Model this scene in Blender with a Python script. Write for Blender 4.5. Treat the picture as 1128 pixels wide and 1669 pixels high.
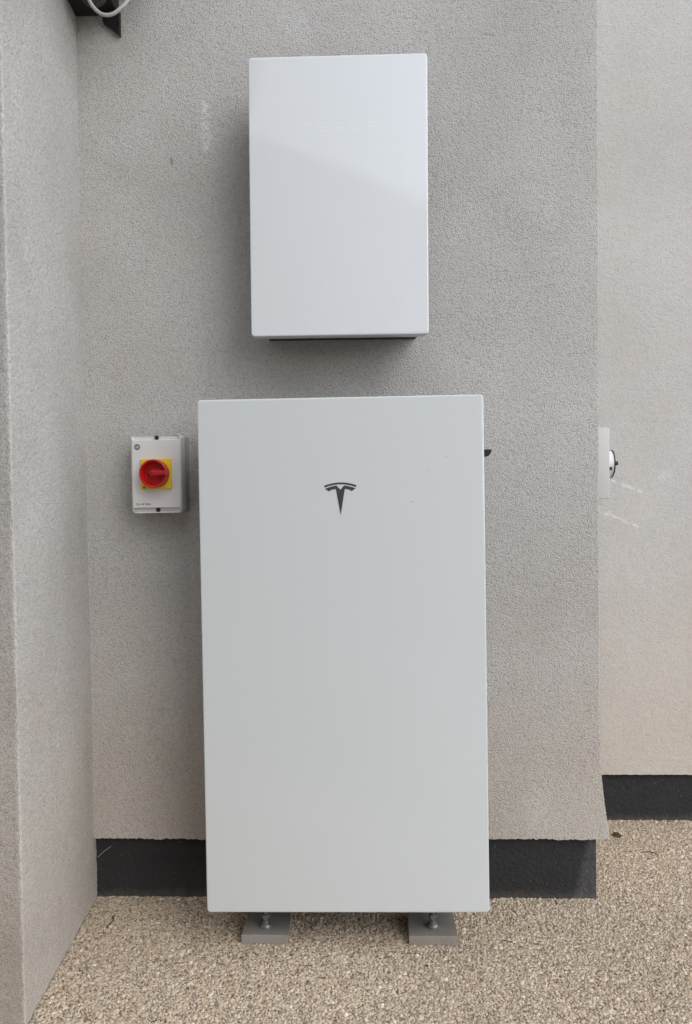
import bpy, bmesh, math, random
import numpy as np
from mathutils import Vector, Matrix, noise as mnoise

scene = bpy.context.scene
for o in list(bpy.data.objects):
    bpy.data.objects.remove(o)
random.seed(7)
RNG = np.random.default_rng(11)
R = math.radians

# ------------------------------------------------------------------ camera
CAM_D, CAM_H = 1.8492, 1.0009
YAW, PITCH, ROLL = 0.0323, 0.0283, -0.0124
cd = bpy.data.cameras.new('camera')
cam = bpy.data.objects.new('camera', cd)
scene.collection.objects.link(cam)
fw = Vector((-math.sin(YAW) * math.cos(PITCH), math.cos(YAW) * math.cos(PITCH), -math.sin(PITCH)))
rt = fw.cross(Vector((0, 0, 1))).normalized()
up = rt.cross(fw)
rt2 = rt * math.cos(ROLL) + up * math.sin(ROLL)
up2 = up * math.cos(ROLL) - rt * math.sin(ROLL)
M = Matrix((rt2, up2, -fw)).transposed().to_4x4()
M.translation = Vector((0, -CAM_D, CAM_H))
cam.matrix_world = M
cd.sensor_fit = 'VERTICAL'
cd.sensor_height = 36.0
cd.lens = 36.0 * 1253.0 / 1669.0
cd.clip_start = 0.01
cd.clip_end = 2000
scene.camera = cam
scene.render.resolution_x, scene.render.resolution_y = 692, 1024

# ------------------------------------------------------------------ light
SUN = Vector((0.70, -0.75, 0.9)).normalized()
world = bpy.data.worlds.new('World')
scene.world = world
world.use_nodes = True
wn = world.node_tree.nodes
wl = world.node_tree.links
bg = wn['Background']
sky = wn.new('ShaderNodeTexSky')
sky.sky_type = 'NISHITA'
sky.sun_disc = False
sky.sun_elevation = math.asin(SUN.z)
sky.sun_rotation = math.atan2(SUN.x, SUN.y)
sky.air_density = 1.0
sky.dust_density = 1.5
sky.ozone_density = 1.0
hs = wn.new('ShaderNodeHueSaturation')          # overcast: the blue is veiled by cloud
hs.inputs['Saturation'].default_value = 0.45
wl.new(sky.outputs[0], hs.inputs['Color'])
wl.new(hs.outputs[0], bg.inputs['Color'])
bg.inputs['Strength'].default_value = 0.15
sd = bpy.data.lights.new('sun', 'SUN')
sd.energy = 0.5
sd.angle = R(140)
sd.color = (1.0, 0.99, 0.98)
so = bpy.data.objects.new('sun', sd)
so.rotation_euler = SUN.to_track_quat('Z', 'Y').to_euler()
so.location = (3, -3, 5)
scene.collection.objects.link(so)
vs = scene.view_settings
vs.view_transform = 'Standard'
vs.look = 'None'
vs.gamma = 1.0
vs.use_curve_mapping = False
vs.exposure = 0.79
scene.render.engine = 'CYCLES'

# ------------------------------------------------------------------ helpers
def link(o, parent=None):
    scene.collection.objects.link(o)
    if parent is not None:
        o.parent = parent
    return o

def obj(name, me, mat=None, parent=None, smooth=None):
    if mat is not None:
        me.materials.clear()
        me.materials.append(mat)
    o = bpy.data.objects.new(name, me)
    link(o, parent)
    if smooth is not None:
        me.polygons.foreach_set('use_smooth', [True] * len(me.polygons))
        me.set_sharp_from_angle(angle=R(smooth))
    return o

def tag(o, label, cat, group=None, kind=None):
    if label: o['label'] = label
    if cat: o['category'] = cat
    if group: o['group'] = group
    if kind: o['kind'] = kind
    return o

def empty(name, loc=(0, 0, 0), rot=(0, 0, 0)):
    o = bpy.data.objects.new(name, None)
    o.empty_display_size = 0.05
    o.location = loc
    o.rotation_euler = rot
    return link(o)

def pyd(name, v, f):
    me = bpy.data.meshes.new(name)
    me.from_pydata([tuple(p) for p in v], [], f)
    me.validate()
    me.update()
    return me

def bm_mesh(name, bm):
    bmesh.ops.recalc_face_normals(bm, faces=bm.faces[:])
    me = bpy.data.meshes.new(name)
    bm.to_mesh(me)
    bm.free()
    return me

def rrect(w, h, r, n=6):
    """rounded rectangle outline centred on 0, counter-clockwise, list of (x, z)"""
    pts = []
    for sx, sz, a0 in ((1, 1, 0), (-1, 1, 90), (-1, -1, 180), (1, -1, 270)):
        for k in range(n + 1):
            a = R(a0 + 90.0 * k / n)
            pts.append((sx * (w / 2 - r) + r * math.cos(a), sz * (h / 2 - r) + r * math.sin(a)))
    return pts

def loft(name, loops, cap0=True, cap1=True):
    v, f = [], []
    n = len(loops[0])
    for L in loops:
        v += L
    for i in range(len(loops) - 1):
        for j in range(n):
            a, b = i * n + j, i * n + (j + 1) % n
            f.append((a, b, b + n, a + n))
    if cap0: f.append(tuple(range(n - 1, -1, -1)))
    if cap1: f.append(tuple(range((len(loops) - 1) * n, len(loops) * n)))
    me = pyd(name, v, f)
    bm = bmesh.new(); bm.from_mesh(me)
    bmesh.ops.recalc_face_normals(bm, faces=bm.faces[:])
    bm.to_mesh(me); bm.free()
    return me

def plate(name, w, h, y_back, y_front, r, fil, cx=0.0, cz=0.0, nf=5, n=7):
    """rounded plate in the xz plane, fillet on the front edge (front = smaller y)"""
    loops = []
    for (y, ins) in [(y_back, fil * 0.4), (y_back - fil * 0.4, 0.0)] + \
            [(y_front + fil * (1 - math.sin(R(90 * k / nf))), fil * (1 - math.cos(R(90 * k / nf)))) for k in range(nf + 1)]:
        o = rrect(w - 2 * ins, h - 2 * ins, max(r - ins, 0.0004), n)
        loops.append([(cx + x, y, cz + z) for x, z in o])
    return loft(name, loops)

def lathe(name, prof, axis='Z', n=24, origin=(0, 0, 0)):
    """prof: (radius, height) pairs; axis the turning axis (direction of +height)"""
    loops = []
    for r, h in prof:
        L = []
        for k in range(n):
            a = 2 * math.pi * k / n
            c, s = r * math.cos(a), r * math.sin(a)
            p = {'Z': (c, s, h), 'X': (h, c, s), '-Y': (c, -h, s)}[axis]
            L.append((p[0] + origin[0], p[1] + origin[1], p[2] + origin[2]))
        loops.append(L)
    return loft(name, loops)

def extrude_poly(name, poly, y0, y1, fn=lambda x, z: (x, z)):
    bm = bmesh.new()
    a = [bm.verts.new((fn(x, z)[0], y1, fn(x, z)[1])) for x, z in poly]
    fa = bm.faces.new(a)
    r = bmesh.ops.extrude_face_region(bm, geom=[fa])
    for e in r['geom']:
        if isinstance(e, bmesh.types.BMVert):
            e.co.y = y0
    bmesh.ops.triangulate(bm, faces=[f for f in bm.faces if len(f.verts) > 4])
    return bm_mesh(name, bm)

def box_bm(bm, x0, x1, y0, y1, z0, z1):
    v = [bm.verts.new(p) for p in ((x0, y0, z0), (x1, y0, z0), (x1, y1, z0), (x0, y1, z0),
                                   (x0, y0, z1), (x1, y0, z1), (x1, y1, z1), (x0, y1, z1))]
    for q in ((0, 1, 2, 3), (4, 5, 6, 7), (0, 1, 5, 4), (1, 2, 6, 5), (2, 3, 7, 6), (3, 0, 4, 7)):
        bm.faces.new([v[i] for i in q])

def box(name, x0, x1, y0, y1, z0, z1, bev=0.0, seg=2):
    bm = bmesh.new()
    box_bm(bm, x0, x1, y0, y1, z0, z1)
    if bev:
        bmesh.ops.bevel(bm, geom=bm.edges[:], offset=bev, segments=seg, profile=0.5, affect='EDGES')
    return bm_mesh(name, bm)

def tube(name, pts, rad, n=10, sub=8):
    """Catmull-Rom tube through pts; rad a number or a list"""
    P = [Vector(p) for p in pts]
    Q = [P[0] * 2 - P[1]] + P + [P[-1] * 2 - P[-2]]
    C, T = [], []
    for i in range(1, len(Q) - 2):
        for k in range(sub):
            t = k / sub
            a, b, c, d = Q[i - 1], Q[i], Q[i + 1], Q[i + 2]
            C.append(0.5 * ((2 * b) + (c - a) * t + (2 * a - 5 * b + 4 * c - d) * t * t + (3 * b - a - 3 * c + d) * t ** 3))
            T.append(i - 1 + t)
    C.append(P[-1]); T.append(len(P) - 1)
    loops = []
    prev = None
    for i, c in enumerate(C):
        tan = (C[min(i + 1, len(C) - 1)] - C[max(i - 1, 0)]).normalized()
        if prev is None:
            prev = tan.orthogonal().normalized()
        u = (prev - tan * prev.dot(tan)).normalized()
        prev = u
        w = tan.cross(u)
        if isinstance(rad, (int, float)):
            r = rad
        else:
            k = min(int(T[i]), len(rad) - 2); t = T[i] - k
            r = rad[k] * (1 - t) + rad[k + 1] * t
        loops.append([tuple(c + (u * math.cos(2 * math.pi * j / n) + w * math.sin(2 * math.pi * j / n)) * r) for j in range(n)])
    return loft(name, loops)

# ------------------------------------------------------------------ materials
class NT:
    def __init__(s, name):
        s.m = bpy.data.materials.new(name)
        s.m.use_nodes = True
        s.t = s.m.node_tree
        s.b = s.t.nodes['Principled BSDF']
        s.co = s.n('ShaderNodeTexCoord').outputs['Object']
    def n(s, kind, **kw):
        nd = s.t.nodes.new(kind)
        for k, v in kw.items():
            setattr(nd, k, v)
        return nd
    def put(s, sock, val):
        if isinstance(val, bpy.types.NodeSocket):
            s.t.links.new(val, sock)
        else:
            sock.default_value = val
    def math(s, op, a, b=0.0, c=0.0, clamp=False):
        nd = s.n('ShaderNodeMath', operation=op, use_clamp=clamp)
        s.put(nd.inputs[0], a); s.put(nd.inputs[1], b); s.put(nd.inputs[2], c)
        return nd.outputs[0]
    def noise(s, scale, detail=2.0, rough=0.5, vec=None, dist=0.0):
        nd = s.n('ShaderNodeTexNoise')
        s.put(nd.inputs['Vector'], vec or s.co)
        nd.inputs['Scale'].default_value = scale
        nd.inputs['Detail'].default_value = detail
        nd.inputs['Roughness'].default_value = rough
        nd.inputs['Distortion'].default_value = dist
        return nd.outputs['Fac']
    def ramp(s, v, a, b, lo=0.0, hi=1.0):
        nd = s.n('ShaderNodeMapRange', interpolation_type='SMOOTHSTEP')
        s.put(nd.inputs['Value'], v)
        nd.inputs['From Min'].default_value = a; nd.inputs['From Max'].default_value = b
        nd.inputs['To Min'].default_value = lo; nd.inputs['To Max'].default_value = hi
        return nd.outputs[0]
    def mix(s, f, a, b, blend='MIX'):
        nd = s.n('ShaderNodeMix', data_type='RGBA', blend_type=blend)
        s.put(nd.inputs[0], f)
        for i, c in ((6, a), (7, b)):
            s.put(nd.inputs[i], c if isinstance(c, bpy.types.NodeSocket) else (tuple(c) + (1,))[:4])
        return nd.outputs[2]
    def sep(s):
        nd = s.n('ShaderNodeSeparateXYZ')
        s.put(nd.inputs[0], s.co)
        return nd.outputs
    def bump(s, h, dist, strength=1.0, normal=None):
        nd = s.n('ShaderNodeBump')
        nd.inputs['Distance'].default_value = dist
        nd.inputs['Strength'].default_value = strength
        s.put(nd.inputs['Height'], h)
        if normal is not None: s.put(nd.inputs['Normal'], normal)
        return nd.outputs[0]
    def seg(s, A, B, wid, soft):
        """1 near the segment A-B in the object's xz plane, 0 beyond wid+soft"""
        o = s.sep()
        ax, az = A; bx, bz = B
        L2 = max((bx - ax) ** 2 + (bz - az) ** 2, 1e-9)
        px = s.math('SUBTRACT', o[0], ax); pz = s.math('SUBTRACT', o[2], az)
        t = s.math('DIVIDE', s.math('ADD', s.math('MULTIPLY', px, bx - ax), s.math('MULTIPLY', pz, bz - az)), L2, clamp=True)
        dx = s.math('SUBTRACT', px, s.math('MULTIPLY', t, bx - ax))
        dz = s.math('SUBTRACT', pz, s.math('MULTIPLY', t, bz - az))
        d = s.math('SQRT', s.math('ADD', s.math('MULTIPLY', dx, dx), s.math('MULTIPLY', dz, dz)))
        return s.ramp(d, wid, wid + soft, 1.0, 0.0)

def render_mat(name, base, grain=230.0, depth=0.0022, marks=(), nicks=(), contrast=1.0, warm=0.5):
    """sprayed / trowelled masonry render: coarse sandy relief, weather staining, scuffs, painted warm bounce low down"""
    m = NT(name)
    wob = m.n('ShaderNodeTexNoise'); m.put(wob.inputs['Vector'], m.co); wob.inputs['Scale'].default_value = grain * 0.5
    vm = m.n('ShaderNodeVectorMath', operation='MULTIPLY_ADD')
    m.put(vm.inputs[0], wob.outputs['Color']); vm.inputs[1].default_value = (0.004, 0.004, 0.004); m.put(vm.inputs[2], m.co)
    vo = m.n('ShaderNodeTexVoronoi'); m.put(vo.inputs['Vector'], vm.outputs[0]); vo.inputs['Scale'].default_value = grain
    vo.inputs['Randomness'].default_value = 1.0
    g1 = m.math('SUBTRACT', 1.0, vo.outputs['Distance'])
    g2 = m.noise(grain * 2.3, 2.0, 0.6)
    g3 = m.noise(grain * 0.28, 2.0, 0.5)
    h = m.math('ADD', m.math('MULTIPLY', g1, 0.55), m.math('ADD', m.math('MULTIPLY', g2, 0.35), m.math('MULTIPLY', g3, 0.30)))
    nrm = m.bump(h, depth, 1.0)
    big = m.noise(2.2, 4.0, 0.6)
    mid = m.noise(11.0, 4.0, 0.6)
    b = np.array(base)
    dark = tuple(b * (1 - 0.13 * contrast) * np.array([1.0, 0.985, 0.965]))
    lite = tuple(np.clip(b * (1 + 0.10 * contrast), 0, 1))
    c = m.mix(m.ramp(big, 0.25, 0.75), dark, lite)
    c = m.mix(m.ramp(mid, 0.42, 0.75, 0.0, 0.35), c, tuple(b * np.array([1.04, 0.97, 0.90])))
    # darker in the pits, paler on the grain tops
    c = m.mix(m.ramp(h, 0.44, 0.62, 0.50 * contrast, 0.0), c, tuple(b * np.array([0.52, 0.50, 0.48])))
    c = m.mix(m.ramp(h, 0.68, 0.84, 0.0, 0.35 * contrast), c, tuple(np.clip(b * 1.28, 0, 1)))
    bounce_z = m.math('ADD', m.sep()[2], m.math('MULTIPLY', m.noise(5.0, 3.0, 0.6), 0.5))
    c = m.mix(m.ramp(bounce_z, 1.25, 0.40, 0.0, 1.0), c, (1.035, 0.975, 0.91), 'MULTIPLY')  # warm light bounced off the ground, painted into the lower wall colour
    for A, B, w, s, k in marks:
        f = m.seg(A, B, w, s)
        f = m.math('MULTIPLY', f, m.ramp(m.noise(95.0, 3.0, 0.65), 0.36, 0.66), clamp=True)
        c = m.mix(m.math('MULTIPLY', f, k), c, (0.80, 0.79, 0.80))
    for A, B, w, s, k in nicks:
        c = m.mix(m.math('MULTIPLY', m.seg(A, B, w, s), k), c, tuple(b * 0.25))
    m.put(m.b.inputs['Base Color'], c)
    m.b.inputs['Roughness'].default_value = 0.95
    m.b.inputs['Specular IOR Level'].default_value = 0.2
    m.put(m.b.inputs['Normal'], nrm)
    return m.m

def plain(name, col, rough=0.5, spec=0.5, metal=0.0, var=0.06, scale=60.0, bump=0.0, bscale=400.0, coat=0.0):
    m = NT(name)
    c = np.array(col)
    m.put(m.b.inputs['Base Color'], m.mix(m.noise(scale, 4.0, 0.6), tuple(c * (1 - var)), tuple(np.clip(c * (1 + var), 0, 1))))
    m.put(m.b.inputs['Roughness'], m.ramp(m.noise(scale * 0.6, 3.0, 0.6), 0.3, 0.7, max(rough - 0.06, 0.02), min(rough + 0.06, 1)))
    m.b.inputs['Specular IOR Level'].default_value = spec
    m.b.inputs['Metallic'].default_value = metal
    if coat:
        m.b.inputs['Coat Weight'].default_value = coat
        m.b.inputs['Coat Roughness'].default_value = 0.05
    if bump:
        m.put(m.b.inputs['Normal'], m.bump(m.noise(bscale, 3.0, 0.6), bump))
    return m.m

def panel_mat(name, col, specks=()):
    """satin white coated front panel with very faint dust"""
    m = NT(name)
    c = np.array(col)
    col_ = m.mix(m.noise(3.0, 3.0, 0.6), tuple(c * 0.985), tuple(c * 1.01))
    o = m.sep()
    dust = m.math('MULTIPLY', m.ramp(o[2], 0.35, 0.0), m.ramp(m.noise(35.0, 4.0, 0.7), 0.5, 0.8))
    col_ = m.mix(m.math('MULTIPLY', dust, 0.10), col_, (0.55, 0.50, 0.43))
    for A, w in specks:
        col_ = m.mix(m.math('MULTIPLY', m.seg(A, (A[0] + 0.0005, A[1]), w, 0.0006), 0.75), col_, (0.12, 0.11, 0.10))
    m.put(m.b.inputs['Base Color'], col_)
    m.put(m.b.inputs['Roughness'], m.ramp(m.noise(9.0, 3.0, 0.6), 0.3, 0.7, 0.06, 0.10))
    m.b.inputs['IOR'].default_value = 1.5
    m.put(m.b.inputs['Normal'], m.bump(m.noise(14.0, 2.0, 0.5), 0.0003, 0.12))
    return m.m

MAIN_COL = (0.560, 0.557, 0.546)
LIT_COL = (0.588, 0.584, 0.574)  # main render lifted: brighter light on the right wall put into its colour
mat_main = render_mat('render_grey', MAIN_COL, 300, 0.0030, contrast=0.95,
    marks=[((-0.3855, 1.93), (-0.384, 1.82), 0.002, 0.011, 0.75), ((-0.375, 1.86), (-0.372, 1.84), 0.004, 0.03, 0.35),
           ((0.40, 1.69), (0.42, 1.655), 0.01, 0.05, 0.20), ((0.395, 0.245), (0.40, 0.20), 0.012, 0.04, 0.28),
           ((-0.17, 2.12), (-0.15, 2.09), 0.01, 0.04, 0.2)],
    nicks=[((-0.4675, 1.80), (-0.4655, 1.787), 0.0008, 0.004, 0.6), ((0.28, 2.07), (0.30, 2.066), 0.001, 0.004, 0.3)])
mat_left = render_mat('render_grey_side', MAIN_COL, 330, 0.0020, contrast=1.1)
mat_lit = render_mat('render_lit', LIT_COL, 300, 0.0018, contrast=0.55,
    marks=[((0.713, 1.020), (0.80, 0.985), 0.0012, 0.005, 0.75), ((0.672, 0.935), (0.70, 0.925), 0.005, 0.012, 0.45),
           ((0.70, 0.922), (0.788, 0.883), 0.0012, 0.005, 0.85), ((0.86, 1.03), (0.87, 1.03), 0.004, 0.02, 0.5)])

def plinth_mat(name, scuff=None):
    m = NT(name)
    c = m.mix(m.noise(18.0, 4.0, 0.65), (0.026, 0.026, 0.027), (0.040, 0.040, 0.041))
    o = m.sep()
    dust = m.math('MULTIPLY', m.ramp(m.math('ADD', o[2], m.math('MULTIPLY', m.noise(40.0, 3.0, 0.6), 0.03)), 0.040, 0.006), 0.40)
    c = m.mix(dust, c, (0.17, 0.14, 0.11))
    c = m.mix(m.math('MULTIPLY', m.ramp(m.noise(130.0, 2.0, 0.5), 0.66, 0.72), 0.5), c, (0.16, 0.14, 0.12))
    if scuff is not None:
        x0 = scuff
        e = m.math('ADD', o[0], m.math('MULTIPLY', m.math('SUBTRACT', 0.15, o[2]), 0.22))
        e = m.math('ADD', e, m.math('MULTIPLY', m.noise(60.0, 4.0, 0.7), 0.02))
        k = m.math('MULTIPLY', m.ramp(e, x0, x0 + 0.022), m.ramp(m.noise(110.0, 4.0, 0.75), 0.32, 0.62, 0.35, 0.85))
        c = m.mix(m.math('MULTIPLY', k, 0.6), c, (0.145, 0.145, 0.15))
    m.put(m.b.inputs['Base Color'], c)
    m.b.inputs['Roughness'].default_value = 0.82
    m.b.inputs['Specular IOR Level'].default_value = 0.25
    m.put(m.b.inputs['Normal'], m.bump(m.noise(90.0, 4.0, 0.65), 0.0050))
    return m.m

mat_plinth = plinth_mat('bitumen_black', 0.520)
mat_plinth2 = plinth_mat('bitumen_black_back')
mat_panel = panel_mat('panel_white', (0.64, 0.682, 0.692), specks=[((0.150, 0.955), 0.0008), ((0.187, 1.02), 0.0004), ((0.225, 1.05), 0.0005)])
mat_panel2 = panel_mat('panel_white_skylit', (0.735, 0.778, 0.808))  # same white made brighter and bluer, sky light put into the upper cover
mat_body = plain('casing_black', (0.018, 0.018, 0.020), 0.5, 0.4, var=0.15)
mat_emblem = plain('emblem_grey', (0.055, 0.058, 0.060), 0.35, 0.5)
mat_letter = plain('letter_white', (0.775, 0.812, 0.838), 0.14, 0.5, var=0.01)
mat_steel = plain('galvanised_steel', (0.26, 0.26, 0.255), 0.45, 0.4, metal=0.7, var=0.2, scale=150)
mat_grey_plastic = plain('enclosure_grey', (0.68, 0.675, 0.665), 0.40, 0.45, var=0.025, scale=25, bump=0.00008, bscale=900)
mat_base_plastic = plain('enclosure_base_grey', (0.40, 0.395, 0.385), 0.45, 0.45, var=0.03, scale=25)
mat_yellow = plain('plate_yellow', (0.80, 0.56, 0.015), 0.38, 0.5, var=0.03)
mat_red = plain('handle_red', (0.46, 0.010, 0.011), 0.36, 0.5, var=0.08)
mat_black = plain('plastic_black', (0.016, 0.016, 0.017), 0.45, 0.4, var=0.2)
mat_dark = plain('plastic_charcoal', (0.040, 0.038, 0.038), 0.40, 0.5, var=0.2)
mat_print = plain('print_grey', (0.11, 0.11, 0.11), 0.6, 0.2)
mat_mark = plain('mark_grey', (0.22, 0.22, 0.22), 0.6, 0.2)
mat_brick = plain('neighbour_brick', (0.20, 0.13, 0.095), 0.9, 0.2, var=0.2, scale=8)
mat_cable = plain('cable_grey', (0.46, 0.45, 0.43), 0.45, 0.4, var=0.05)
mat_white = plain('plastic_white', (0.76, 0.77, 0.78), 0.30, 0.5, var=0.02)
mat_box = plain('box_light_grey', (0.56, 0.56, 0.555), 0.42, 0.45, var=0.02)
mat_concrete = None
def concrete():
    m = NT('concrete_paver')
    c = m.mix(m.noise(30.0, 5.0, 0.65), (0.265, 0.25, 0.23), (0.34, 0.32, 0.295))
    c = m.mix(m.ramp(m.noise(420.0, 2.0, 0.5), 0.6, 0.7, 0, 0.5), c, (0.14, 0.13, 0.12))
    c = m.mix(m.ramp(m.noise(14.0, 3.0, 0.6), 0.5, 0.7, 0, 0.4), c, (0.26, 0.215, 0.165))
    m.put(m.b.inputs['Base Color'], c)
    m.b.inputs['Roughness'].default_value = 0.9
    m.put(m.b.inputs['Normal'], m.bump(m.noise(260.0, 4.0, 0.65), 0.0010))
    return m.m
mat_concrete = concrete()
mat_twig = plain('twig_brown', (0.045, 0.030, 0.018), 0.8, 0.2, var=0.3)
mat_straw = plain('straw_pale', (0.42, 0.39, 0.33), 0.7, 0.2, var=0.2)
mat_leaf = plain('dry_leaf_brown', (0.095, 0.060, 0.030), 0.8, 0.2, var=0.3, scale=200)

# ------------------------------------------------------------------ ground
def ground_mat():
    m = NT('resin_gravel_bed')
    v = m.n('ShaderNodeTexVoronoi')
    m.put(v.inputs['Vector'], m.co)
    v.inputs['Scale'].default_value = 190.0
    w = m.n('ShaderNodeSeparateColor'); m.put(w.inputs[0], v.outputs['Color'])
    c = m.mix(w.outputs[0], (0.20, 0.155, 0.11), (0.46, 0.40, 0.32))
    c = m.mix(m.ramp(v.outputs['Distance'], 0.35, 0.75, 0, 0.75), c, (0.13, 0.10, 0.075))
    m.put(m.b.inputs['Base Color'], c)
    m.b.inputs['Roughness'].default_value = 0.8
    m.put(m.b.inputs['Normal'], m.bump(m.math('SUBTRACT', 1.0, v.outputs['Distance']), 0.003))
    return m.m
S = 400.0
gv = [(-S, -S, 0), (S, -S, 0), (S, S, 0), (-S, S, 0)]
ground = obj('ground', pyd('ground', [(x, y, -0.0025) for x, y, z in gv], [(0, 1, 2, 3)]), ground_mat())
ground['kind'] = 'structure'

# pebbles of the resin-bound gravel, one object, instanced by geometry nodes
def pebble_mat():
    m = NT('pebble_mix')
    a = m.n('ShaderNodeAttribute', attribute_type='INSTANCER', attribute_name='tint')
    c = m.mix(m.noise(500.0, 3.0, 0.6), (0.80, 0.80, 0.80), (1.12, 1.12, 1.12))
    nd = m.mix(1.0, a.outputs['Color'], c, 'MULTIPLY')
    m.put(m.b.inputs['Base Color'], nd)
    m.put(m.b.inputs['Roughness'], 0.62)
    m.b.inputs['Specular IOR Level'].default_value = 0.35
    return m.m
mat_pebble = pebble_mat()
peb_col = bpy.data.collections.new('pebble_shapes')
for k in range(7):
    bm = bmesh.new()
    bmesh.ops.create_icosphere(bm, subdivisions=2, radius=1.0)
    sx, sy, sz = random.uniform(.85, 1.2), random.uniform(.75, 1.05), random.uniform(.6, .85)
    off = Vector((k * 7.3, k * 3.1, 0))
    for vv in bm.verts:
        q = 1 + 0.42 * mnoise.noise(vv.co * 0.95 + off) + 0.14 * mnoise.noise(vv.co * 2.4 + off)
        vv.co = Vector((vv.co.x * sx, vv.co.y * sy, vv.co.z * sz)) * q
    me = bm_mesh('pebble', bm)
    me.materials.append(mat_pebble)
    me.polygons.foreach_set('use_smooth', [True] * len(me.polygons))
    peb_col.objects.link(bpy.data.objects.new('pebble', me))

def hex_points(x0, x1, y0, y1, s, jit):
    ny = int((y1 - y0) / (s * 0.866)); nx = int((x1 - x0) / s)
    jj, ii = np.mgrid[0:ny, 0:nx]
    x = x0 + (ii + 0.5 * (jj % 2)) * s
    y = y0 + jj * s * 0.866
    p = np.stack([x.ravel(), y.ravel()], 1)
    return p + RNG.normal(0, jit * s, p.shape)
P = hex_points(-1.14, 1.7, -1.0, 0.47, 0.0040, 0.26)
keep = ~((P[:, 1] > 0.02) & (P[:, 0] < 0.545)) & ~((P[:, 0] < -0.69 - P[:, 1] * 0.066 + 0.002) & (P[:, 1] > -0.452 + np.clip(-0.66 - P[:, 0], 0, 1) * 0.265)) & (P[:, 1] < 0.464)
P = P[keep]
nP = len(P)
scl = np.clip(RNG.lognormal(math.log(0.0024), 0.36, nP), 0.0012, 0.0064)
zz = -0.0022 - scl * 0.35 + RNG.normal(0, 0.0005, nP)
pal = np.array([[.52, .445, .350], [.57, .505, .42], [.47, .395, .305], [.41, .34, .26], [.49, .445, .385], [.64, .60, .53],
                [.33, .265, .20], [.20, .155, .115], [.45, .37, .265], [.10, .085, .072]])
pw = np.array([.23, .18, .15, .11, .12, .055, .055, .03, .03, .012]); pw /= pw.sum()
idx = RNG.choice(len(pal), nP, p=pw)
tint = pal[idx] * RNG.uniform(0.98, 1.28, (nP, 1))
# soft random drifts of darker and lighter stone
low = np.array([mnoise.noise(Vector((x * 3.1, y * 3.1, 2.0))) for x, y in P])
tint *= (1.0 + 0.10 * low)[:, None] * np.array([1.06, 1.01, 0.94])
pme = bpy.data.meshes.new('gravel')
pme.vertices.add(nP)
pme.vertices.foreach_set('co', np.column_stack([P, zz]).astype(np.float32).ravel())
def attr(me, name, typ, data, key='value'):
    a = me.attributes.new(name, typ, 'POINT')
    a.data.foreach_set(key, np.asarray(data, dtype=np.float32).ravel())
attr(pme, 'size', 'FLOAT', scl)
attr(pme, 'turn', 'FLOAT_VECTOR', np.column_stack([RNG.normal(0, .35, nP), RNG.normal(0, .35, nP), RNG.uniform(0, 6.28, nP)]), 'vector')
attr(pme, 'tint', 'FLOAT_COLOR', np.column_stack([tint, np.ones(nP)]), 'color')
gravel = obj('gravel', pme)
tag(gravel, 'beige resin-bound gravel stones covering the ground', 'gravel', kind='stuff')
ng = bpy.data.node_groups.new('scatter_pebbles', 'GeometryNodeTree')
ng.interface.new_socket('Geometry', in_out='INPUT', socket_type='NodeSocketGeometry')
ng.interface.new_socket('Geometry', in_out='OUTPUT', socket_type='NodeSocketGeometry')
gi = ng.nodes.new('NodeGroupInput'); go = ng.nodes.new('NodeGroupOutput')
ci = ng.nodes.new('GeometryNodeCollectionInfo')
ci.inputs['Collection'].default_value = peb_col
ci.inputs['Separate Children'].default_value = True
ci.inputs['Reset Children'].default_value = True
m2p = ng.nodes.new('GeometryNodeMeshToPoints')
iop = ng.nodes.new('GeometryNodeInstanceOnPoints')
def named(n, t):
    q = ng.nodes.new('GeometryNodeInputNamedAttribute'); q.data_type = t
    q.inputs['Name'].default_value = n
    return q.outputs['Attribute']
L = ng.links.new
L(gi.outputs[0], m2p.inputs['Mesh'])
L(m2p.outputs[0], iop.inputs['Points'])
L(ci.outputs[0], iop.inputs['Instance'])
iop.inputs['Pick Instance'].default_value = True
rv = ng.nodes.new('FunctionNodeRandomValue'); rv.data_type = 'INT'
[s for s in rv.inputs if s.name == 'Max' and s.type == 'INT'][0].default_value = 6
L([s for s in rv.outputs if s.type == 'INT'][0], iop.inputs['Instance Index'])
e2r = ng.nodes.new('FunctionNodeEulerToRotation')
L(named('turn', 'FLOAT_VECTOR'), e2r.inputs[0])
L(e2r.outputs[0], iop.inputs['Rotation'])
L(named('size', 'FLOAT'), iop.inputs['Scale'])
L(iop.outputs[0], go.inputs[0])
md = gravel.modifiers.new('scatter', 'NODES'); md.node_group = ng

# ------------------------------------------------------------------ walls
def swept_wall(name, path, z0, z1, mat, dz=0.008, jag=0.0, flare=None, amp=0.0008, parent=None, seed=0.0):
    """path of (x, y, nx, ny); swept up in z with small uneven relief, ragged lower edge"""
    nz = int((z1 - z0) / dz)
    v, f = [], []
    n = len(path)
    for i in range(nz + 1):
        for j, (x, y, nx, ny) in enumerate(path):
            z = z0 + (z1 - z0) * i / nz
            if i == 0 and jag:
                z += jag * (mnoise.noise(Vector((x * 55 + seed, y * 55, 1.7))) * 1.0 + mnoise.noise(Vector((x * 160, y * 160 + seed, 4.7))) * .8)
            q = Vector((x * 195 + seed, y * 195, z * 225))
            d = amp * (mnoise.noise(q) + 0.7 * mnoise.noise(q * 1.9)) + 0.0022 * mnoise.noise(Vector((x * 4 + seed, y * 4, z * 4)))
            ex = flare(x, y, z) if flare else 0.0
            v.append((x + nx * d + ex, y + ny * d, z))
    for i in range(nz):
        for j in range(n - 1):
            a = i * n + j
            f.append((a, a + 1, a + n + 1, a + n))
    me = pyd(name, v, f)
    me.materials.append(mat)
    me.polygons.foreach_set('use_smooth', [True] * len(me.polygons))
    return me

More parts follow.
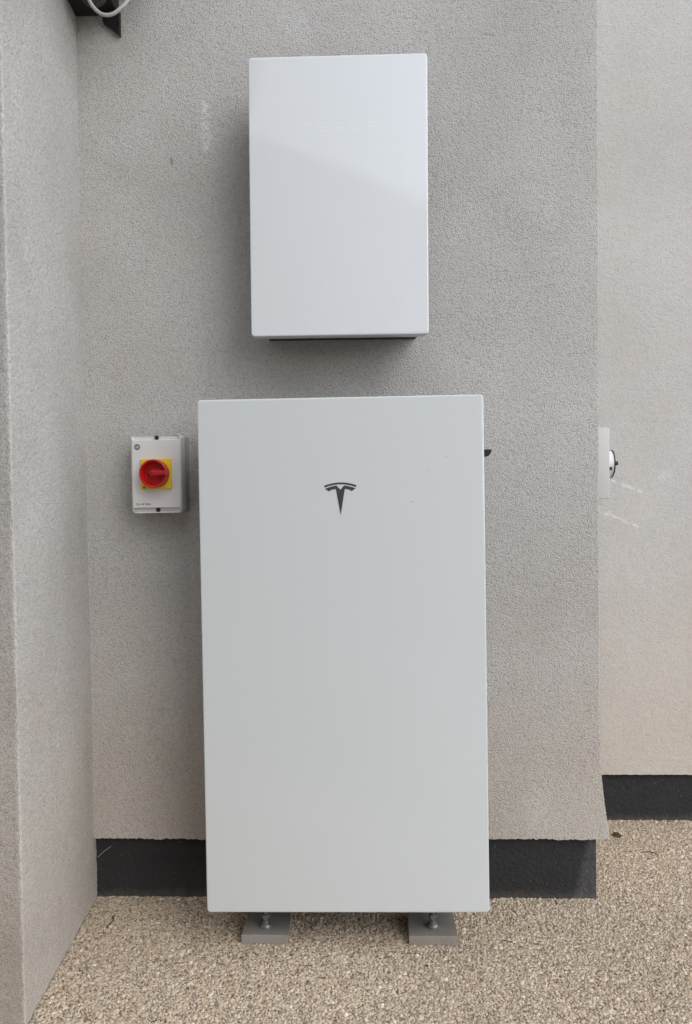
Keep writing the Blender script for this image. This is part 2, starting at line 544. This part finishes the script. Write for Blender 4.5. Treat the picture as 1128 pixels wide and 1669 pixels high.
def line(a, b, step, nrm, skip_last=False):
    a, b = Vector(a), Vector(b)
    n = max(1, int((b - a).length / step))
    return [(a.x + (b.x - a.x) * k / n, a.y + (b.y - a.y) * k / n, nrm[0], nrm[1]) for k in range(n + (0 if skip_last else 1))]

def arc(c, r, a0, a1, n):
    out = []
    for k in range(n + 1):
        a = R(a0 + (a1 - a0) * k / n)
        out.append((c[0] + r * math.cos(a), c[1] + r * math.sin(a), math.cos(a), math.sin(a)))
    return out

ZT = 2.66
XR = 0.5434
rc = 0.0015
# main wall (pier face) with its right return
path = line((-0.74, 0), (XR - rc, 0), 0.0031, (0, -1), True) + arc((XR - rc, rc), rc, -90, 0, 4) + line((XR, rc + .006), (XR, 0.475), 0.008, (1, 0))
def flare(x, y, z):
    if x < XR - 0.03 or z > 0.48: return 0.0
    t = ((0.48 - z) / 0.33) ** 1.15
    k = min(1.0, (x - (XR - 0.03)) / 0.03)
    return 0.024 * t * t * k * max(0.25, 1.0 - max(y, 0) / 0.12)
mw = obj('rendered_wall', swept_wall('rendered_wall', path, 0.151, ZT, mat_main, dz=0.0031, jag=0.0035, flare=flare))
tag(mw, 'grey textured render wall behind the two white units', 'wall')
# render coat has thickness: a closing lip under its ragged lower edge, plus the wall core
obj('core', box('core', -0.74, XR - 0.02, 0.018, 0.47, 0.1535, ZT), mat_plinth2, mw)
pl = obj('plinth', box('plinth', -0.735, 0.5395, 0.0155, 0.468, -0.05, 0.163, 0.003, 2), mat_plinth, mw)

# left wall: side face turning into its front face, render down to the ground
ax, ay = -0.6600, -0.452
dirv = Vector((-0.6905 - ax, 0.0 - ay)).normalized()
nrm = (dirv.y, -dirv.x)
bx, by = ax + dirv.x * 0.475, ay + dirv.y * 0.475
rc = 0.003
path = line((bx, by), (ax + dirv.x * rc, ay + dirv.y * rc), 0.0032, nrm, True) + arc((ax - rc, ay + rc), rc, 3, -105, 4) + line((ax - 2 * rc, ay), (-1.15, ay + 0.13), 0.0045, (-0.259, -0.966)) + line((-1.15, ay + 0.12), (-1.15, -1.9), 0.02, (1, 0))  # front face splayed to darken it; unseen run beyond added to block left sky
path = path[::-1]
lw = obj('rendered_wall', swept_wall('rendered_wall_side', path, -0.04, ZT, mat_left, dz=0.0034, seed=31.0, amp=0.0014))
tag(lw, 'pale projecting render wall along the left edge, reaching the ground', 'wall')

# set-back wall on the right
path = line((0.50, 0.4456), (1.45, 0.4456), 0.0042, (0, -1), True) + line((1.45, 0.4456), (3.6, 0.4456), 0.02, (0, -1))
rw = obj('rendered_wall', swept_wall('rendered_wall_back', path, 0.1425, ZT, mat_lit, dz=0.0042, jag=0.0012, amp=0.0009, seed=77.0))
tag(rw, 'smoother, brighter-lit render wall set back on the right', 'wall')
obj('core', box('core', 0.545, 3.6, 0.464, 0.60, 0.145, ZT), mat_plinth2, rw)
obj('plinth', box('plinth', 0.535, 3.6, 0.461, 0.598, -0.05, 0.155, 0.003, 2), mat_plinth2, rw)

# ------------------------------------------------------------------ battery unit (floor standing)
PT = 0.0190                                  # top of the concrete pavers
BX, BY, BZ = -0.0598, -0.2213, 0.0917
bat = empty('battery_unit', (BX, BY, PT), (-0.0073, -0.0036, 0))
tag(bat, 'large white floor-standing battery unit with dark emblem, on two concrete pavers', 'battery')
z0 = BZ - PT
PWH = 1.107
cover = obj('front_cover', plate('front_cover', 0.609, PWH, 0.022, 0.0, 0.0085, 0.0032, 0, z0 + PWH / 2), mat_panel, bat, 35)
obj('body', box('body', -0.285, 0.285, 0.0225, 0.190, z0 + 0.004, z0 + PWH - 0.02, 0.006), mat_body, bat, 35)
# emblem: arched bar above a tapering T
K = 0.0001475
ex, ez = BX * 0 - 0.0008, 0.9970 + 0.0207 - PT
def em(x, z): return (ex + x * K, ez - z * K)
top = [(x, 45 * (abs(x) / 235) ** 2) for x in np.linspace(-235, 235, 17)] + [(x, 25 + 44 * (abs(x) / 226) ** 2) for x in np.linspace(226, -226, 17)]
tee = [(-218, 88), (-175, 71), (-130, 58), (-90, 49), (-55, 44), (0, 105), (55, 44), (90, 49), (130, 58), (175, 71), (218, 88), (160, 128), (148, 112),
       (110, 99), (64, 95), (0, 468), (-64, 95), (-110, 99), (-148, 112), (-160, 128)]
obj('emblem_bar', extrude_poly('emblem_bar', top, -0.0008, 0.0004, em), mat_emblem, cover)
obj('emblem_stem', extrude_poly('emblem_stem', tee, -0.0008, 0.0004, em), mat_emblem, cover)
# levelling feet
for fx, fy in ((-0.1875, 0.0735), (0.1885, 0.0750)):
    ft = obj('levelling_foot', lathe('levelling_foot', [(0.0128, 0), (0.0128, 0.0035), (0.0118, 0.007), (0.0075, 0.0105), (0.0070, 0.016), (0.0052, 0.017),
             (0.0052, 0.090)], 'Z', 24, (fx, fy, 0.0003)), mat_steel, bat, 35)
    obj('lock_nut', lathe('lock_nut', [(0.0092, 0.0), (0.0098, 0.001), (0.0098, 0.0065), (0.0092, 0.0075)], 'Z', 6, (fx, fy, 0.0225)), mat_steel, ft, 20)
    obj('stud_thread', lathe('stud_thread', [(0.0050 + 0.0007 * (k % 2), 0.030 + k * 0.0009) for k in range(50)], 'Z', 16, (fx, fy, 0)), mat_steel, ft)
# dark tab that sticks out behind the right side, flat top and rounded below
tz = 1.0886 - PT; tx = 0.2775 - BX
poly = [(0.26, tz), (tx, tz), (tx - 0.0003, tz - 0.004)] + [(tx - 0.0165 + 0.0165 * math.cos(R(a)), tz - 0.002 - 0.0148 * math.sin(R(a))) for a in (20, 35, 50, 65, 80, 90)] + [(0.26, tz - 0.0168)]
obj('mounting_tab', extrude_poly('mounting_tab', poly, 0.112, 0.128), mat_black, bat)

# two concrete pavers under the feet
def paver(name, xa, xb, label, seed):
    rr = random.Random(seed)
    bm = bmesh.new()
    n = 22
    yf, yb = -0.1825, -0.080
    x_in = 0.0015
    rows = []
    for (y, ins) in ((yf, 0), (yb, 0.002)):
        for z, off in ((0.0005, 0.0), (PT - 0.0015, 0.0), (PT, 0.0015)):
            row = []
            for k in range(n + 1):
                x = xa + ins + (xb - xa - 2 * ins) * k / n
                q = mnoise.noise(Vector((x * 60 + seed, z * 200, y * 40)))
                zz_ = z
                if z < 0.001:
                    zz_ = -0.002 + 0.0050 * max(0, mnoise.noise(Vector((x * 45 + seed * 3.1, 0.3, 1.0))) + 0.15)
                yy = y + (off + 0.0004 * q) * (1 if y == yf else -1)
                row.append(bm.verts.new((x, yy, zz_)))
            rows.append(row)
    order = [rows[0], rows[1], rows[2], rows[5], rows[4], rows[3]]
    for a in range(6):
        A, B = order[a], order[(a + 1) % 6]
        for k in range(n):
            bm.faces.new((A[k], A[k + 1], B[k + 1], B[k]))
    for k in (0, n):
        bm.faces.new([r[k] for r in order])
    me = bm_mesh(name, bm)
    o = obj(name, me, mat_concrete)
    tag(o, label, 'paver', 'concrete pavers under the battery unit')
paver('concrete_paver', -0.2968, -0.1935, 'grey concrete paver under the left foot of the battery', 3)
paver('concrete_paver', 0.0735, 0.1805, 'grey concrete paver under the right foot of the battery', 9)

# ------------------------------------------------------------------ wall-mounted gateway
GW, GH = 0.3914, 0.6068
gate = empty('backup_gateway', (-0.0641, -0.1486, 1.3417), (0, 0.0039, 0))
tag(gate, 'smaller white wall-mounted control unit above the battery', 'control unit')
gcov = obj('front_cover', plate('front_cover', GW, GH, 0.030, 0.0, 0.0085, 0.0032, 0, GH / 2), mat_panel2, gate, 35)
obj('body', box('body', -GW / 2 + 0.021, GW / 2 - 0.019, 0.0305, 0.153, 0.0185, GH - 0.02, 0.003), mat_body, gate, 35)
def quad(x0, x1, z0, z1): return [(x0, z0), (x1, z0), (x1, z1), (x0, z1)]
LW, LH, LT = 0.0185, 0.0175, 0.0030
letters = {
    'T': [quad(0, LW, LH - LT, LH), quad(LW / 2 - LT / 2, LW / 2 + LT / 2, 0, LH - LT)],
    'E': [quad(0, LW, LH - LT, LH), quad(0, LW, LH / 2 - LT / 2, LH / 2 + LT / 2), quad(0, LW, 0, LT)],
    'S': [quad(0, LW, LH - LT, LH), quad(0, LT, LH / 2 + LT / 2, LH - LT), quad(0, LW, LH / 2 - LT / 2, LH / 2 + LT / 2), quad(LW - LT, LW, LT, LH / 2 - LT / 2), quad(0, LW, 0, LT)],
    'L': [quad(0, LT, 0, LH), quad(LT, LW, 0, LT)],
    'A': [quad(0, LW, LH - LT, LH), quad(0, LW, LH / 2 - LT / 2, LH / 2 + LT / 2), quad(0, LT, 0, LH / 2 - LT / 2), quad(LW - LT, LW, 0, LH / 2 - LT / 2)]}
for ch, px in zip('TESLA', (-0.0795, -0.0435, -0.0062, 0.0290, 0.0665)):
    bm = bmesh.new()
    for qd in letters[ch]:
        (xa, za), (xb, _), (_, zb), _ = qd
        box_bm(bm, px + xa, px + xb, -0.00012, 0.0006, 0.4440 + za, 0.4440 + zb)
    obj('letter', bm_mesh('letter', bm), mat_letter, gcov)

# ------------------------------------------------------------------ rotary isolator switch
iso = empty('isolator_switch', (-0.4960, 0.0, 0.9535), (0, -0.004, 0))
tag(iso, 'grey rotary isolator switch box with red knob on yellow plate', 'switch')
IW, IH = 0.1192, 0.1815
obj('base_box', box('base_box', -IW / 2 + 0.001, IW / 2 - 0.001, -0.046, 0.003, 0.001, IH - 0.001, 0.004, 3), mat_base_plastic, iso, 35)
# lid: height field with scooped screw strips at top and bottom, rounded rim
nx, nz = 100, 152
v, f = [], []
def lid_y(x, z):
    d = min(IW / 2 - abs(x), z, IH - z)
    rr_ = 0.007
    y = -0.080
    # rounded corner distance
    qx, qz = abs(x) - (IW / 2 - 0.009), abs(z - IH / 2) - (IH / 2 - 0.009)
    if qx > 0 and qz > 0:
        d = min(d, 0.009 - math.hypot(qx, qz))
    d = max(d, 0.0)
    if d < rr_:
        y += rr_ - math.sqrt(max(rr_ * rr_ - (rr_ - d) ** 2, 0.0))
    for zc, sgn in ((IH - 0.0066, 1), (0.0066, -1)):
        hx, hz = IW / 2 - 0.0045, 0.0052
        ux = max(abs(x) - (hx - hz), 0.0); uz = z - zc
        r_ = math.hypot(ux, uz) / hz
        if abs(uz) < hz * 1.25 and r_ < 1.25:
            t = min(max((1.22 - r_) / 0.30, 0), 1)
            t = t * t * (3 - 2 * t)
            y = max(y, -0.080) * (1 - t) + (-0.0700) * t if y < -0.0700 else y
    return y
for j in range(nz + 1):
    for i in range(nx + 1):
        x = -IW / 2 + IW * i / nx; z = IH * j / nz
        # pull grid corner points onto the rounded outline
        qx, qz = abs(x) - (IW / 2 - 0.009), abs(z - IH / 2) - (IH / 2 - 0.009)
        if qx > 0 and qz > 0:
            hd = math.hypot(qx, qz)
            if hd > 0.009:
                k = 0.009 / hd
                x = math.copysign(IW / 2 - 0.009 + qx * k, x)
                z = IH / 2 + math.copysign(IH / 2 - 0.009 + qz * k, z - IH / 2)
        v.append((x, lid_y(x, z), z))
for j in range(nz):
    for i in range(nx):
        a = j * (nx + 1) + i
        f.append((a, a + 1, a + nx + 2, a + nx + 1))
rim = [i for i in range(nx + 1)] + [j * (nx + 1) + nx for j in range(1, nz + 1)] + [nz * (nx + 1) + i for i in range(nx - 1, -1, -1)] + [j * (nx + 1) for j in range(nz - 1, 0, -1)]
b0 = len(v)
for r_ in rim:
    v.append((v[r_][0], -0.0455, v[r_][2]))
for k in range(len(rim)):
    k2 = (k + 1) % len(rim)
    f.append((rim[k], b0 + k, b0 + k2, rim[k2]))
lid = obj('lid', pyd('lid', v, f), mat_grey_plastic, iso, 50)
for zc in (IH - 0.0068, 0.0070):
    sc = obj('screw', lathe('screw', [(0.0050, 0.0), (0.0050, 0.0030), (0.0044, 0.0036), (0.0036, 0.0030), (0.0012, 0.0020)], '-Y', 20, (0.0005, -0.0690, zc)), mat_black, iso, 35)
# yellow plate, red knob
KX, KZ = 0.0035, 0.0905
plt_ = obj('yellow_plate', plate('yellow_plate', 0.0705, 0.0690, -0.0805, -0.0865, 0.0012, 0.0012, KX - 0.0021, KZ, 3, 3), mat_yellow, iso, 35)
kn = obj('rotary_knob', lathe('rotary_knob', [(0.0318, 0.0), (0.0325, 0.002), (0.0328, 0.021), (0.0322, 0.0235), (0.0305, 0.0245), (0.0285, 0.0240), (0.0272, 0.0220),
         (0.0262, 0.0055), (0.0245, 0.0030), (0.0135, 0.0028), (0.0125, 0.0036), (0.0120, 0.0075), (0.002, 0.0077)], '-Y', 48, (KX - 0.0025, -0.0868, KZ + 0.0005)), mat_red, iso, 40)
hb = bmesh.new()
hx0, hx1 = KX - 0.0120, KX + 0.0275
prof = [(hx0, 0.0), (hx0 + 0.0055, 0.0055), (hx1, 0.0056), (hx1, -0.0056), (hx0 + 0.0055, -0.0055)]
hm = extrude_poly('grip', [(x, KZ + 0.0018 + z) for x, z in prof], -0.1125, -0.0910)
bm = bmesh.new(); bm.from_mesh(hm)
bmesh.ops.bevel(bm, geom=[e for e in bm.edges if all(vv.co.y < -0.112 for vv in e.verts)], offset=0.0014, segments=2, profile=0.5, affect='EDGES')
bm.to_mesh(hm); bm.free(); hb.free()
obj('grip', hm, mat_red, kn, 35)
obj('grip_mark', lathe('grip_mark', [(0.0022, 0), (0.0022, 0.0004), (0.0012, 0.0005)], '-Y', 16, (hx0 + 0.0068, -0.1123, KZ + 0.0018)), mat_black, kn)
obj('padlock_hole', lathe('padlock_hole', [(0.0026, 0), (0.0026, 0.0008)], '-Y', 14, (KX - 0.0178, -0.0905, KZ - 0.0005)), mat_black, kn)
obj('plate_mark', lathe('plate_mark', [(0.0022, 0), (0.0022, 0.0004)], '-Y', 12, (KX - 0.0305, -0.0865, KZ - 0.0312)), mat_black, plt_)
# round maker's mark
lx, lz = -0.0430, 0.1535
obj('round_mark', lathe('round_mark', [(0.0068, 0), (0.0068, 0.0003), (0.0050, 0.0003), (0.0050, 0.0)], '-Y', 28, (lx, -0.0802, lz)), mat_print, lid)
obj('round_mark_disc', lathe('round_mark_disc', [(0.0049, 0), (0.0049, 0.0002)], '-Y', 24, (lx, -0.0801, lz)), mat_mark, lid)
bm = bmesh.new()
for (xa, xb, za, zb) in ((-.003, .003, .0011, .0019), (-.003, -.0022, -.0019, .0011), (-.003, .003, -.0026, -.0019), (.0022, .003, -.0019, .0011), (-.0008, .0022, -.0006, .0002)):
    box_bm(bm, lx + xa, lx + xb, -0.0806, -0.0800, lz + za, lz + zb)
obj('round_mark_sign', bm_mesh('round_mark_sign', bm), mat_grey_plastic, lid)
fc = bpy.data.curves.new('rating', 'FONT')
fc.body = '32A 4P IP66'
fc.size = 0.0068; fc.space_character = 1.05
fc.offset = 0.00012
fc.extrude = 0.0001
to = bpy.data.objects.new('rating_tmp', fc)
scene.collection.objects.link(to)
dg = bpy.context.evaluated_depsgraph_get()
tm = bpy.data.meshes.new_from_object(to.evaluated_get(dg))
bpy.data.objects.remove(to)
tm.transform(Matrix.Translation((-0.0500, -0.0802, 0.0185)) @ Matrix.Rotation(R(90), 4, 'X'))
tm.name = 'printed_rating'
obj('printed_rating', tm, mat_print, lid)

# ------------------------------------------------------------------ electrical box on the pier's right side
eb = empty('electrical_box', (0.548, 0.19, 0.9718))
tag(eb, 'light grey electrical box with round dial, half hidden behind the wall corner on the right', 'electrical box')
obj('casing', box('casing', -0.010, 0.0455, -0.110, 0.110, 0.0, 0.1760, 0.0022, 3), mat_box, eb, 35)
dz_ = 0.0878
dial = obj('dial', lathe('dial', [(0.0345, 0), (0.0345, 0.0195), (0.030, 0.0205), (0.004, 0.0210)], 'X', 48, (0.0456, -0.053, dz_)), mat_white, eb, 35)
obj('dial_rim', lathe('dial_rim', [(0.0340, 0.0), (0.0358, 0.0003), (0.0358, 0.0030), (0.0300, 0.0040)], 'X', 48, (0.0640, -0.053, dz_)), mat_black, dial, 35)
obj('dial_nose', lathe('dial_nose', [(0.0052, 0.0), (0.0052, 0.010), (0.0040, 0.012)], 'X', 18, (0.0660, -0.053 - 0.018, dz_ + 0.001)), mat_black, dial, 35)
obj('dial_catch', box('dial_catch', 0.0500, 0.0585, -0.0885, -0.079, dz_ - 0.0165, dz_ - 0.0085, 0.0006, 1), mat_black, dial)

# ------------------------------------------------------------------ black fitting and cable, top left corner
ft = empty('corner_fitting', (-0.64, 0.0, 2.14))
tag(ft, 'black fitting in the upper left corner of the recess', 'wall fitting')
obj('housing', box('housing', -0.064, 0.054, -0.125, 0.002, 0.0, 0.24, 0.004, 2), mat_black, ft, 35)
obj('rounded_cover', lathe('rounded_cover', [(0.006, -0.026), (0.016, -0.0225), (0.025, -0.015), (0.0295, -0.004), (0.030, 0.010), (0.030, 0.06)], 'Z', 28, (0.020, -0.080, 0.0)), mat_dark, ft, 40)
obj('bracket', extrude_poly('bracket', [(0.018, 0.004), (0.018, -0.022), (0.0575, -0.052), (0.0575, 0.004)], -0.012, 0.002), mat_black, ft)
cb = obj('cable', tube('cable', [(-0.612, -0.175, 2.20), (-0.609, -0.172, 2.13), (-0.600, -0.168, 2.075), (-0.578, -0.164, 2.046), (-0.553, -0.160, 2.044), (-0.530, -0.155, 2.063),
         (-0.512, -0.146, 2.090), (-0.497, -0.13, 2.125), (-0.49, -0.09, 2.18), (-0.50, -0.03, 2.26), (-0.50, 0.004, 2.30)], 0.0040, 12, 8), mat_cable, None, 60)
tag(cb, 'grey cable looping in front of the black fitting', 'cable')

# ------------------------------------------------------------------ litter
def litter(name, pts, rad, mat, label, cat, grp=None):
    o = obj(name, tube(name, pts, rad, 6, 5), mat, None, 60)
    tag(o, label, cat, grp)
litter('twig', [(-0.616, -0.075, 0.003), (-0.618, -0.09, 0.005), (-0.612, -0.10, 0.004), (-0.618, -0.125, 0.004), (-0.614, -0.128, 0.003)][::-1], 0.0012, mat_twig,
       'curled dark twig on the gravel left of the battery', 'twig')
litter('straw', [(-0.685, 0.0085, 0.100), (-0.672, 0.010, 0.113), (-0.653, 0.012, 0.126)], 0.0006, mat_straw, 'thin pale straw stuck on the black plinth at the left corner', 'straw')

# ------------------------------------------------------------------ neighbouring house behind the camera (mirrored in the glossy covers)
nb = empty('neighbouring_house', (-2.5, -5.6, 0))
tag(nb, 'brown house opposite, mirrored faintly in the upper white cover', 'house')
obj('wall', box('wall', -5.5, 4.2, -6.0, 0.0, -0.05, 3.7), mat_brick, nb)
obj('roof', extrude_poly('roof', [(-5.9, 3.7), (4.6, 3.7), (4.2, 4.0), (-5.5, 4.0)], -6.2, 0.25), mat_plinth2, nb)

# unseen overhang just above the picture, added to shade the left walls
ev = empty('shade_overhang', (-0.50, 0.0, 2.24))
tag(ev, 'added black overhang out of view above the corner fitting, shading the left walls', 'overhang')
obj('shade_underside', box('shade_underside', -2.4, 0.0, -1.0, 0.012, 0.0, 0.02), mat_dark, ev)
obj('shade_edge', box('shade_edge', -2.4, 0.018, -1.02, 0.012, 0.0215, 0.22, 0.004), mat_black, ev)

def dry_leaf(pts, z, label):
    bm = bmesh.new()
    v = [bm.verts.new((x + 0.083, y + 0.20, z + dz)) for x, y, dz in pts]
    bm.faces.new(v)
    r = bmesh.ops.extrude_face_region(bm, geom=bm.faces[:])
    for e in r['geom']:
        if isinstance(e, bmesh.types.BMVert): e.co.z += 0.0008
    bmesh.ops.triangulate(bm, faces=[f for f in bm.faces if len(f.verts) > 4])
    tag(obj('dry_leaf', bm_mesh('dry_leaf', bm), mat_leaf), label, 'leaf')
dry_leaf([(0.598, 0.155, 0.0), (0.606, 0.165, 0.004), (0.617, 0.160, 0.005), (0.626, 0.146, 0.001), (0.618, 0.138, 0.004), (0.606, 0.144, 0.002)], 0.0015,
         'small brown dry leaf on the gravel beside the wall corner')
litter('twig', [(0.735, 0.250, 0.003), (0.755, 0.243, 0.0045), (0.768, 0.230, 0.003)], [0.0007, 0.0014, 0.0007], mat_twig, 'thin dark twig lying out on the open gravel at right', 'twig')
